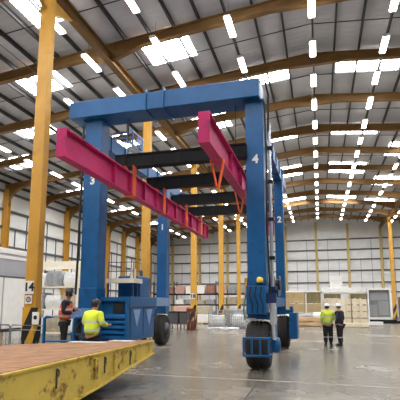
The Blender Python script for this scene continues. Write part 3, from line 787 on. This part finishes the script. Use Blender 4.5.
def person(label, loc, rotz, arms, jacket, trousers, helmet, skin='skin', vest=None, stance=.1, lean=0., head=0., sc=1.0, bag=None, bulk=1.):
    """figure 1.74 m tall, facing local +Y; arms = ((elbow, wrist) left, (elbow, wrist) right)"""
    t = thing('person', label, 'person', loc, rotz); t.scale = (sc, sc, sc)
    ly = lambda z: lean*max(0, z-.9)
    hp, sh = .1, .19
    P = [(0,0,.93),(0,ly(1.1),1.1),(0,ly(1.3),1.3),(0,ly(1.44)+.0,1.44),(0,ly(1.5)+.01,1.5),(0,ly(1.57)+.03,1.57),(0,ly(1.64)+.03,1.64),(0,ly(1.7)+.02,1.71)]
    Rr = [(.15,.11),(.14,.1),(.165,.115),(.12,.09),.056,(.07,.085),(.08,.1),(.055,.07)]
    E = [(0,1),(1,2),(2,3),(3,4),(4,5),(5,6),(6,7)]
    feet = []
    for s in (-1, 1):
        i = len(P); fy = s*stance
        P += [(s*hp,0,.88),(s*(hp+.01),fy*.4+.02,.5),(s*(hp+.015),fy*.9-.02,.1),(s*(hp+.03),fy+.13,.035)]
        Rr += [.095,.065,.045,(.045,.032)]; E += [(0,i),(i,i+1),(i+1,i+2),(i+2,i+3)]; feet.append((s*(hp+.015), fy*.9-.02, s*(hp+.03), fy))
    wr = []
    for s, (el, wp) in zip((-1, 1), arms):
        i = len(P); P += [(s*sh,ly(1.41),1.41), el, wp, tuple(Vector(wp)+(Vector(wp)-Vector(el)).normalized()*.085)]
        Rr += [.062,.045,.03,(.042,.02)]; E += [(3,i),(i,i+1),(i+1,i+2),(i+2,i+3)]; wr.append((Vector(el), Vector(wp), s))
    body = skin_mesh(P, E, Rr, 1)
    ex = MB()
    for el, w, s in wr:                                    # five fingers on each palm, curled
        d = (w-el).normalized(); side = d.cross(Vector((0,0,1)))
        side = Vector((0,1,0)) if side.length < .3 else side.normalized()
        cur = d.cross(side).normalized()*(-1)
        if cur.dot(Vector((-s,0,0))) < 0: cur = -cur
        for k, ln in enumerate((.07, .08, .076, .06)):
            a = w + d*.09 + side*(-.03+.02*k)
            ex.tube([a, a+d*ln*.5+cur*.008, a+d*ln*.85+cur*.03, a+d*ln*.9+cur*.055], [.0095, .009, .008, .006], 6)
        a = w + d*.035 + side*.03
        ex.tube([a, a+side*.03+d*.03, a+side*.032+d*.065+cur*.012], [.012, .01, .008], 6)
    hc = Vector((0, ly(1.62)+.03, 1.62))
    ex.ellipsoid(hc+Vector((0,.102,-.005)), (.014,.022,.024), 8, 6)         # nose
    for s in (-1, 1):
        ex.ellipsoid(hc+Vector((s*.082,-.005,0)), (.012,.025,.034), 8, 6)   # ears
    ex.ellipsoid(hc+Vector((0,.088,-.052)), (.026,.012,.007), 8, 5)         # mouth
    add_to(body, ex); b = put('body', body, M[skin], t)
    ey = MB()
    for s in (-1, 1): ey.ellipsoid(hc+Vector((s*.032,.092,.022)), (.013,.01,.009), 8, 6)
    each('eye', ey, M['black'], b, local=True)
    # clothes
    JP = [(0,0,.86),(0,ly(1.08),1.08),(0,ly(1.3),1.3),(0,ly(1.43),1.43),(0,ly(1.48)+.01,1.49)]
    JR = [(.2*bulk,.155*bulk),(.185*bulk,.145*bulk),(.2*bulk,.15*bulk),(.15*bulk,.11),.075]; JE = [(0,1),(1,2),(2,3),(3,4)]
    for s, (el, wp) in zip((-1, 1), arms):
        i = len(JP); JP += [(s*(sh+.01),ly(1.41),1.4), el, wp]; JR += [.085*bulk,.068*bulk,.052*bulk]; JE += [(3,i),(i,i+1),(i+1,i+2)]
    put('jacket', skin_mesh(JP, JE, JR, 2), M[jacket], t)
    if vest:
        VP = [(0,0,.9),(0,ly(1.1),1.1),(0,ly(1.3),1.3),(0,ly(1.4),1.43)]
        put('vest', skin_mesh(VP, [(0,1),(1,2),(2,3)], [(.245,.2),(.235,.19),(.245,.195),(.185,.14)], 2), M[vest], t)
    TP = [(0,0,.95)]; TR = [(.165*bulk,.12*bulk)]; TE = []
    for s in (-1, 1):
        i = len(TP); fy = s*stance
        TP += [(s*hp,0,.84),(s*(hp+.01),fy*.4+.02,.5),(s*(hp+.015),fy*.9-.015,.1)]; TR += [.115*bulk,.09*bulk,.082*bulk]; TE += [(0,i),(i,i+1),(i+1,i+2)]
    put('trousers', skin_mesh(TP, TE, TR, 2), M[trousers], t)
    for (ax, ay, fx, fy) in feet:
        bo = MB().ellipsoid((fx, fy+.05, .05), (.055, .15, .052), 12, 8); bo.tube([(ax, ay, .05), (ax, ay, .18)], [.06, .058], 10)
        bo.box(fx-.048, fx+.048, fy-.085, fy+.18, 0, .025)
        part('boot', bo, M['black'], t, local=True)
    hz = hc.z+.055
    part('hair', MB().lathe([(.088, -.06), (.094, -.01), (.09, .04)], (hc.x, hc.y-.012, hc.z+.02), 'Z', 16), M['hair'], t, local=True)
    hm = MB(); n = 20
    hm.lathe([(.125, 0), (.122, .01), (.118, .04), (.1, .085), (.06, .115), (0, .124)], (hc.x, hc.y, hz), 'Z', n)
    hm.prism([(hc.x+.118*math.cos(a), hc.y+.16*math.sin(a)+.02) for a in [k*PI/10 for k in range(11)]], 'Z', hz-.004, hz+.01)
    hm.box(-.012, .012, hc.y-.09, hc.y+.09, hz+.085, hz+.13)
    part('hard_hat', hm, M[helmet], t, local=True)
    if bag: part('radio', MB().box(.17, .22, -.04, .03, .86, 1.0), M['black'], t, local=True)
    return t
DOWN = (((-.26, -.03, 1.13), (-.27, .05, .9)), ((.26, -.03, 1.13), (.27, .05, .9)))
FRONT = (((-.25, .02, 1.14), (-.12, .2, 1.1)), ((.25, .02, 1.14), (.12, .2, 1.12)))
HIPS = (((-.27, -.06, 1.15), (-.24, .1, .97)), ((.26, -.02, 1.14), (.14, .2, 1.05)))
person('person in white hard hat, yellow hi-vis jacket and black trousers standing, back turned', (.28, 19.3, 0), R(8), HIPS, 'hivis', 'trouser', 'helmet_w', stance=.04, sc=.97, bulk=1.2)
person('person in white hard hat and dark navy workwear standing on the right', (.76, 19.25, 0), R(62), (((-.26, -.03, 1.13), (-.26, .07, .9)), ((.25, -.05, 1.13), (.22, .12, .95))), 'navycloth', 'trouser', 'helmet_w', stance=.05, sc=.97, bag=True, bulk=1.12)
person('person in dark helmet and yellow hi-vis jacket, back turned, at the engine box', (-5.72, 10.3, 0), R(-14), (((-.3, .04, 1.18), (-.24, .27, 1.12)), ((.3, .04, 1.18), (.26, .27, 1.14))), 'hivis', 'trouser_p', 'helmet_k', stance=.05, lean=.12, sc=1.04, bulk=1.22)
person('person in orange hi-vis vest and dark sleeves standing beside the crane leg', (-6.88, 10.85, .36), R(-72), (((-.25, .05, 1.15), (-.14, .27, 1.2)), ((.25, .02, 1.14), (.15, .25, 1.12))), 'navycloth', 'trouser_p', 'helmet_k', 'skin_d', vest='hivis_o', stance=.06, lean=.12)

# ------------------------------------------------------------------ left side: barriers, trailer, rack
def barrier(x0, x1, y, label, m):
    t = thing('crowd_barrier', label, 'barrier', ((x0+x1)/2, y, 0), 0, 'crowd barriers by the column')
    part('frame', MB().tube([(x0, y, .12), (x0, y, 1.08), (x0+.05, y, 1.13), (x1-.05, y, 1.13), (x1, y, 1.08), (x1, y, .12), (x0, y, .12)], .022, 8), m, t)
    n = int((x1-x0)/.12)
    for i in range(1, n):
        x = x0+(x1-x0)*i/n
        part('upright', MB().tube([(x, y, .12), (x, y, 1.0 if m is M['dgrey'] else .7)], .009, 6), m, t)
    part('mid_rail', MB().tube([(x0, y, 1.0), (x1, y, 1.0)], .012, 6), m, t)
    ft = MB()
    for x in (x0+.15, x1-.15): ft.bar((x, y-.28, .02), (x, y+.28, .02), .06, .035); ft.bar((x, y, .02), (x, y, .14), .05, .03)
    each('foot', ft, m, t)
    return t
barrier(-10.6, -8.55, 10.75, 'dark steel crowd barrier left of the column numbered 14', M['dgrey'])
bt = barrier(-8.5, -7.4, 10.72, 'pale steel crowd barrier crossing in front of the column numbered 14', M['galv'])

sg = part('hanging_sign', MB().box(-7.78, -7.56, 10.66, 10.68, 1.16, 1.5), M['white'], bt, .01, label='small white sign with a black symbol')
part('sign_symbol', MB().lathe([(.06, 0), (.06, .004)], (-7.67, 10.655, 1.35), 'Y', 16), M['black'], sg)
part('sign_post', MB().tube([(-7.6, 10.7, 1.1), (-7.6, 10.7, 1.5)], .014, 6), M['galv'], bt)
tx, ty0, ty1 = -12., 8.6, 16.1
t = thing('box_trailer', 'white and grey box trailer parked at the left edge', 'trailer', (tx-1.25, (ty0+ty1)/2, 0))
part('body', MB().box(tx-2.5, tx, ty0, ty1, .95, 3.75), M['grey'], t, .02)
each('roof_trim', MB().box(tx-2.53, tx+.03, ty0-.03, ty1+.03, 3.7, 3.92), M['white'], t, .02)
each('roof_trim', MB().box(tx, tx+.02, ty0, ty1, 3.5, 3.62), M['white'], t)
for i in range(5):
    y = ty1-.06-1.5*(i+1)+.03
    part('side_panel', MB().box(tx, tx+.03, y, y+1.42, .75, 2.75), M['white'], t, .01)
part('panel_trim', MB().box(tx, tx+.04, ty0, ty1, 2.76, 2.82), M['dgrey'], t)
part('chassis', MB().box(tx-2.3, tx-.1, ty0+.2, ty1-.2, .6, .95), M['dgrey'], t)
part('corner_post', MB().box(tx-.08, tx+.05, ty1-.06, ty1+.03, .75, 3.7), M['cream'], t, .01)
mk = MB()
for z in (1.0, 1.5, 2.0, 2.5): mk.box(tx+.05, tx+.06, ty1-.05, ty1+.02, z, z+.18)
each('marker_light', mk, M['orange'], t)
for y in (10.2, 14.2):
    for x in (tx-2.2, tx-.3):
        q = MB().lathe([(.2, -.13), (.4, -.13), (.46, -.09), (.46, .09), (.4, .13), (.2, .13)], (x, y, .46), 'X', 24); part('wheel', q, M['rubber'], t)

# white steel rack with wrapped bundles
rx0, rx1, ry0, ry1 = -15.1, -11.85, 20.0, 21.4
t = thing('storage_rack', 'white steel rack holding wrapped bundles behind the column numbered 14', 'rack', ((rx0+rx1)/2, 20.7, 0))
for x in (rx0, rx1-.1):
    for y in (ry0, ry1): part('upright', MB().box(x-.07, x+.07, y-.07, y+.07, 0, 3.9), M['cream'], t)
SH = (.25, 1.45, 2.6)
for z in SH: part('shelf', MB().box(rx0, rx1, ry0, ry1, z-.06, z), M['cream'], t)
each('top_beam', MB().box(rx0-.08, rx1+.08, ry0-.08, ry0+.08, 3.62, 3.9).box(rx0-.08, rx1+.08, ry1-.08, ry1+.08, 3.62, 3.9), M['cream'], t)
def bundle(x, y, z, w, d, h, m, label, group, name='wrapped_bundle'):
    """stretch-wrapped load: bulging rounded block"""
    b = MB(); n = 5
    pr = []
    for k in range(n+1):
        f = k/n; g = 1+.06*math.sin(f*PI)+random.uniform(-.03, .03); pr.append((f, g))
    ring = lambda g: [(-w/2*g+.06, -d/2*g), (w/2*g-.06, -d/2*g), (w/2*g, -d/2*g+.06), (w/2*g, d/2*g-.06), (w/2*g-.06, d/2*g), (-w/2*g+.06, d/2*g), (-w/2*g, d/2*g-.06), (-w/2*g, -d/2*g+.06)]
    vs = []
    for f, g in pr: vs += [(x+px, y+py, z+f*h) for px, py in ring(g if 0 < f < 1 else .93)]
    fs = [list(range(8))[::-1], [n*8+i for i in range(8)]]
    for k in range(n):
        for i in range(8): fs.append([k*8+i, k*8+(i+1) % 8, (k+1)*8+(i+1) % 8, (k+1)*8+i])
    b.add(vs, fs, True)
    return solo(name, b, m, label, 'bundle', group)
pos3 = ('left', 'middle', 'right')
for li, z in enumerate(SH):
    for i in range(3):
        m = (M['wrap'], M['wrapb'], M['wrap'], M['wrapg'])[(i+li*3) % 4]; col = ('white', 'beige', 'white', 'grey')[(i+li*3) % 4]
        bundle(rx0+.55+i*1.05, 20.7, z, .92, 1.1, .72+.12*((i+li) % 2), m, '%s wrapped bundle on the %s shelf of the white rack, %s' % (col, ('bottom', 'middle', 'top')[li], pos3[i]), 'wrapped bundles on the white rack')

# ------------------------------------------------------------------ far racks along the end wall
def carton(x, y, z, w, d, h, m, label, group, name='carton', cat='carton'):
    b = MB().box(x-w/2, x+w/2, y-d/2, y+d/2, z, z+h); b.box(x-.03, x+.03, y-d/2-.004, y+d/2+.004, z+.02, z+h+.004)
    return solo(name, b, m, label, cat, group, .01)
bay = ('leftmost', 'second', 'third', 'fourth', 'fifth', 'sixth')
for rk, (X0, nb, yy) in enumerate(((-19.5, 4, 50.), (-8.9, 2, 49.))):
    X1 = X0+nb*2.6
    t = thing('pallet_rack', ('long dark pallet rack before the end wall, behind the column numbered 18', 'shorter dark pallet rack right of the column numbered 18')[rk], 'rack', ((X0+X1)/2, yy, 0))
    for i in range(nb+1):
        x = X0+i*2.6
        for y in (yy, yy+1.1): part('upright', MB().box(x-.06, x+.06, y-.05, y+.05, 0, 4.3), M['dgrey'], t)
    for z in (.3, 1.6, 2.85):
        each('shelf_beam', MB().box(X0, X1, yy-.06, yy+.06, z-.16, z).box(X0, X1, yy+1.04, yy+1.16, z-.16, z), M['blackst'], t)
        part('shelf', MB().box(X0+.07, X1-.07, yy+.06, yy+1.04, z-.06, z-.01), M['dgrey'], t)
    for li, z in enumerate((.3, 1.6, 2.85)):
        for i in range(nb):
            for j in range(2):
                m, col = random.choice(((M['pinkbox'], 'pinkish'), (M['brownbox'], 'brown'), (M['white'], 'white'), (M['wrapg'], 'grey')) if li == 2 else ((M['white'], 'white'), (M['wrapb'], 'beige'), (M['wrapg'], 'grey')))
                h = random.uniform(.75, 1.15) if li == 2 else random.uniform(.45, .85)
                carton(X0+.7+i*2.6+j*1.2, yy+.55, z, random.uniform(.85, 1.1), .95, h, m,
                       '%s load on the %s level of the %s dark rack, %s from the left' % (col, ('bottom', 'middle', 'top')[li], ('long', 'shorter')[rk], ORD[i*2+j]), 'loads on the far racks', 'rack_load', 'load')

# goods on the floor at the back left
def crate_cage(x, y, w, d, h, label, m):
    t = thing('mesh_cage', label, 'cage', (x, y, 0), 0, 'mesh cages near the column numbered 18')
    part('base', MB().box(x-w/2, x+w/2, y-d/2, y+d/2, .1, .16), m, t)
    each('foot', MB().box(x-w/2, x-w/2+.1, y-d/2, y+d/2, 0, .1).box(x+w/2-.1, x+w/2, y-d/2, y+d/2, 0, .1), m, t)
    for sx in (-1, 1):
        for sy in (-1, 1): part('post', MB().box(x+sx*w/2-.03, x+sx*w/2+.03, y+sy*d/2-.03, y+sy*d/2+.03, .1, h), m, t)
    g = MB()
    for sy in (-1, 1):
        for k in range(1, 8): xx = x-w/2+w*k/8; g.tube([(xx, y+sy*d/2, .15), (xx, y+sy*d/2, h)], .012, 5)
        for k in range(1, 6): zz = .15+(h-.15)*k/5; g.tube([(x-w/2, y+sy*d/2, zz), (x+w/2, y+sy*d/2, zz)], .012, 5)
    for sx in (-1, 1):
        for k in range(1, 6): zz = .15+(h-.15)*k/5; g.tube([(x+sx*w/2, y-d/2, zz), (x+sx*w/2, y+d/2, zz)], .012, 5)
    part('mesh_panel', g, m, t)
cages = [(-6.9, 30.2, 'wire cage right of the column numbered 18'), (-5.6, 31.0, 'wire cage, second right of the column numbered 18'), (-6.3, 33.6, 'wire cage behind the first pair'), (-7.0, 38.6, 'wire cage left of the crane leg numbered 4'), (-5.6, 39.0, 'wire cage close to the crane leg numbered 4')]
for n, (x, y, lab) in enumerate(cages):
    crate_cage(x, y, 1.15, 1.0, 1.25, lab, M['galv'])
    bundle(x, y, .16, .85, .75, .75, M['wrap'] if n < 3 else M['wrapg'], 'wrapped load inside the %s' % lab, 'loads in the wire cages', 'wrapped_load')
for n, (x, y, w, r) in enumerate(((-6.9, 28.6, .7, .2), (-6.2, 28.75, .6, -.3), (-5.7, 29.0, .8, .1))):
    b = MB().prism([(x-w/2, y-.14), (x+w/2, y-.16+r*.2), (x+w/2+.08, y+.12+r*.2), (x, y+.2), (x-w/2-.05, y+.13)], 'Z', 0, .14)
    solo('film_heap', b, M['wrap'], 'heap of white plastic film on the floor by the cages, %s' % pos3[n], 'heap', 'plastic film heaps', .03)
# red-brown fire point at the column foot
t = thing('extinguisher_stand', 'red-brown extinguisher stand at the foot of column numbered 18', 'stand', (-8.1, 27.3, 0))
part('stand', MB().box(-8.4, -7.8, 27.2, 27.55, 0, .08).box(-8.38, -8.3, 27.4, 27.5, 0, 1.35).box(-7.9, -7.82, 27.4, 27.5, 0, 1.35).box(-8.4, -7.8, 27.4, 27.42, 1.15, 1.4), M['redbrown'], t)
for x in (-8.22, -7.98):
    e = part('extinguisher', MB().lathe([(.09, 0), (.1, .02), (.1, .5), (.06, .58), (.03, .6), (.03, .66)], (x, 27.28, .08), 'Z', 14), M['redbrown'], t)
    part('nozzle', MB().tube([(x, 27.28, .72), (x+.08, 27.24, .7), (x+.11, 27.22, .45)], .014, 6), M['black'], e)
# dark container bins and white bench behind the rear left wheel
for n, x in enumerate((-9.6, -8.75)):
    t = thing('dark_bin', ('dark grey steel bin on legs behind the rear left wheel', 'dark grey steel bin between the rear left wheel and column 18')[n], 'bin', (x, 28.6, 0), 0, 'dark bins')
    part('body', MB().prism([(x-.36, .35), (x+.36, .35), (x+.4, 1.15), (x-.4, 1.15)], 'Y', 28.2, 29.1), M['dgrey'], t, .02)
    part('rim', MB().box(x-.42, x+.42, 28.17, 29.13, 1.12, 1.18), M['blackst'], t)
    for sx in (-1, 1):
        for y in (28.3, 29.0): part('leg', MB().box(x+sx*.3-.03, x+sx*.3+.03, y-.03, y+.03, 0, .36), M['blackst'], t)
for n in range(4):
    x = -15.2+n*1.9
    t = thing('wrapped_pallet', 'pallet of white wrapped panels at the back left, %s from the left' % ORD[n], 'pallet', (x, 36, 0), 0, 'white wrapped pallets at back left')
    part('pallet', MB().box(x-.8, x+.8, 35.5, 36.5, .1, .14).box(x-.8, x-.65, 35.5, 36.5, 0, .1).box(x-.08, x+.08, 35.5, 36.5, 0, .1).box(x+.65, x+.8, 35.5, 36.5, 0, .1), M['timber'], t)
    part('load', MB().box(x-.75, x+.75, 35.55, 36.45, .14, .8), M['wrap'], t, .05)
    part('load', MB().box(x-.7, x+.7, 35.6, 36.4, .82, 1.5), M['wrapb'] if n % 2 else M['pinkbox'], t, .05)

# ------------------------------------------------------------------ goods at the back right
def pack(x, y, z, w, d, h, m, label, group, name='board_pack', strips=2, cat='pack'):
    t = thing(name, label, cat, (x, y, z), 0, group)
    b = MB(); n = max(2, int(h/.14))
    for k in range(n): b.box(x-w/2, x+w/2, y-d/2, y+d/2, z+.08+(h-.08)*k/n, z+.08+(h-.08)*(k+.92)/n)
    part('boards', b, m, t)
    be = MB()
    for i in range(3): xx = x-w/2+.08+(w-.16)*i/2; be.box(xx-.05, xx+.05, y-d/2, y+d/2, z, z+.08)
    each('bearer', be, M['timber'], t)
    st = MB()
    for i in range(strips):
        xx = x-w/2+w*(i+.5)/strips
        st.box(xx-.012, xx+.012, y-d/2-.006, y+d/2+.006, z+.06, z+h+.006)
    each('strap', st, M['tan'], t)
    return t
gx = [(-1.95, 1.5, 'tan'), (-.49, 1.12, 'olive')]
for n, (x, w, mm) in enumerate(gx):
    who = ('stack nearest the crane', 'stack beside the one nearest the crane')[n]
    pack(x, 37.6, 0, w, 1.6, .95, M['wrapb'], 'lowest pale board pack in the %s' % who, 'stacked board packs at back right')
    pack(x, 37.6, .95, w, 1.6, .72, M['tan'], 'middle tan board pack in the %s' % who, 'stacked board packs at back right')
    pack(x, 37.6, 1.67, w, 1.6, .95, M[mm], 'topmost %s board pack in the %s' % (mm, who), 'stacked board packs at back right')
    b = MB().box(x-w/2-.02, x+w/2+.02, 36.78, 38.42, 2.62, 2.72)
    solo('cover_sheet', b, M['wrap'], 'white plastic cover on the %s' % who, 'cover', 'white covers', .03)
# large pale stacks right
for i in range(4):
    z = i*.52
    pack(1.3, 38.4, z, 2.2, 1.8, .52, M['paleboard'], 'pale board pack in the wide stack behind the visitors, %s from the floor' % ORD[i], 'wide pale board stack', strips=3)
    pack(3.05, 38.4, z, 1.15, 1.8, .52, M['paleboard'], 'pale board pack in the narrow stack beside the glazed frame, %s from the floor' % ORD[i], 'narrow pale board stack', strips=1)
pack(1.0, 38.4, 2.08, 1.3, 1.8, .42, M['olive'], 'olive board pack on top of the wide pale stack', 'upper olive packs')
pack(3.05, 38.4, 2.08, 1.0, 1.8, .42, M['olive'], 'olive board pack on top of the narrow pale stack', 'upper olive packs')
solo('wrapped_slab', MB().box(.2, 3.65, 37.5, 39.3, 2.5, 2.98).box(.25, 3.6, 37.45, 39.35, 2.62, 2.66), M['wrap'], 'long white wrapped slab topping the two pale stacks', 'slab', None, .04)
solo('wrapped_end_panel', MB().box(3.68, 3.78, 37.5, 39.2, 0, 2.95), M['wrap'], 'tall white wrapped panel leaning at the end of the narrow pale stack', 'panel', None, .03)
solo('white_crate', MB().box(.85, 1.85, 37.9, 39.0, 2.985, 3.95).box(.9, 1.0, 37.88, 37.9, 3.0, 3.93).box(1.7, 1.8, 37.88, 37.9, 3.0, 3.93), M['wrap'], 'white cube crate standing on the white wrapped slab', 'crate', None, .03)
# glazed frame standing on a skid
t = thing('glazed_frame', 'large white-framed grey glass panel standing on a dark skid', 'frame', (5.2, 42., 0))
part('skid', MB().box(4.1, 6.4, 41.5, 42.9, .0, .3).box(4.0, 6.9, 41.4, 41.6, 0, .2), M['blackst'], t)
fx0, fx1 = 4.1, 6.1
fm = MB().box(fx0, fx0+.14, 41.8, 42.5, .3, 3.05).box(fx1-.14, fx1, 41.8, 42.5, .3, 3.05).box(fx0, fx1, 41.8, 42.5, 2.9, 3.05).box(fx0, fx1, 41.8, 42.5, .3, .5)
part('frame', fm, M['white'], t, .02)
part('glass', MB().box(fx0+.14, fx1-.14, 42.0, 42.06, .5, 2.9), M['glass'], t)
each('inner_panel', MB().box(fx0+.2, fx0+.85, 42.25, 42.3, .6, 1.6).box(fx0+.95, fx1-.2, 42.25, 42.3, .7, 1.9).box(fx0+.3, fx1-.25, 42.28, 42.33, 2.0, 2.7), M['wrap'], t)
part('back_panel', MB().box(fx0+.16, fx1-.16, 42.4, 42.45, .5, 2.9), M['wrapg'], t)
# timber lengths lying on the floor in front
for n, (x0, x1, y, z, mm, lab) in enumerate(((-2.0, .4, 34.6, 0, 'timber', 'tan timber bundle on the floor left of the visitors'), (-1.7, .9, 34.7, .34, 'timber', 'upper tan timber bundle lying on another one'),
        (.9, 3.3, 33.7, 0, 'paleboard', 'pale timber bundle on the floor right of the visitors'), (3.5, 4.6, 36.6, 0, 'wrap', 'white wrapped bundle at the right end of the timber'))):
    t = thing('timber_bundle', lab, 'timber', ((x0+x1)/2, y, z), 0, 'timber bundles on the floor')
    b = MB()
    for k in range(4):
        for j in range(2): b.box(x0+.04*((k+j) % 2), x1-.05*(k % 2), y-.4+k*.2, y-.4+k*.2+.18, z+.06+j*.13, z+.06+j*.13+.12)
    part('boards', b, M[mm], t)
    each('bearer', MB().box(x0+.3, x0+.4, y-.4, y+.4, z, z+.06).box(x1-.4, x1-.3, y-.4, y+.4, z, z+.06), M['timber'], t)
for n, (x, y, w, h, mm, lab) in enumerate(((-2.4, 36.0, 1.1, .9, 'wrap', 'white wrapped parcel left of the board stacks, low'), (-1.2, 35.7, 1.2, .95, 'wrapg', 'grey wrapped parcel in front of the middle board stack'), (-.15, 35.7, .8, 1.05, 'wrap', 'white wrapped parcel in front of the visitors side of the stacks'))):
    bundle(x, y, 0, w, .8, h, M[mm], lab, 'wrapped parcels before the board stacks', 'wrapped_parcel')
# brown drum-like load by the far right column
solo('covered_load', MB().box(8.6, 10.2, 52.8, 54.4, 0, 2.3).prism([(8.5, 2.3), (10.3, 2.3), (9.4, 2.75)], 'Y', 52.7, 54.5), M['brownbox'], 'brown covered load right of the lone far column', 'load', None, .05)

# painted floor lines
for n, (x0, y0, x1, y1) in enumerate(((-6.0, 10.4, -.4, 10.26), (-.2, 10.2, 7., 10.0), (-3.9, 20.9, 9., 20.5))):
    b = MB(); b.bar((x0, y0, .001), (x1, y1, .001), .08 if n < 2 else .1, .004)
    solo('floor_line', b, M['line'], ('worn white floor line running from under the flatbed', 'worn white floor line at the lower right', 'faint white floor line behind the crane wheels')[n], 'line', 'painted floor lines')

# ------------------------------------------------------------------ world and view
w = bpy.data.worlds.new('world'); bpy.context.scene.world = w; w.use_nodes = True
w.node_tree.nodes['Background'].inputs['Color'].default_value = (.75, .85, 1, 1)
w.node_tree.nodes['Background'].inputs['Strength'].default_value = 1.
sc = bpy.context.scene
sc.view_settings.view_transform = 'Standard'; sc.view_settings.look = 'None'
sc.view_settings.exposure = .1; sc.view_settings.gamma = 1.; sc.view_settings.use_curve_mapping = False
sc.cycles.use_denoising = True
sc.cycles.max_bounces = 10; sc.cycles.diffuse_bounces = 6
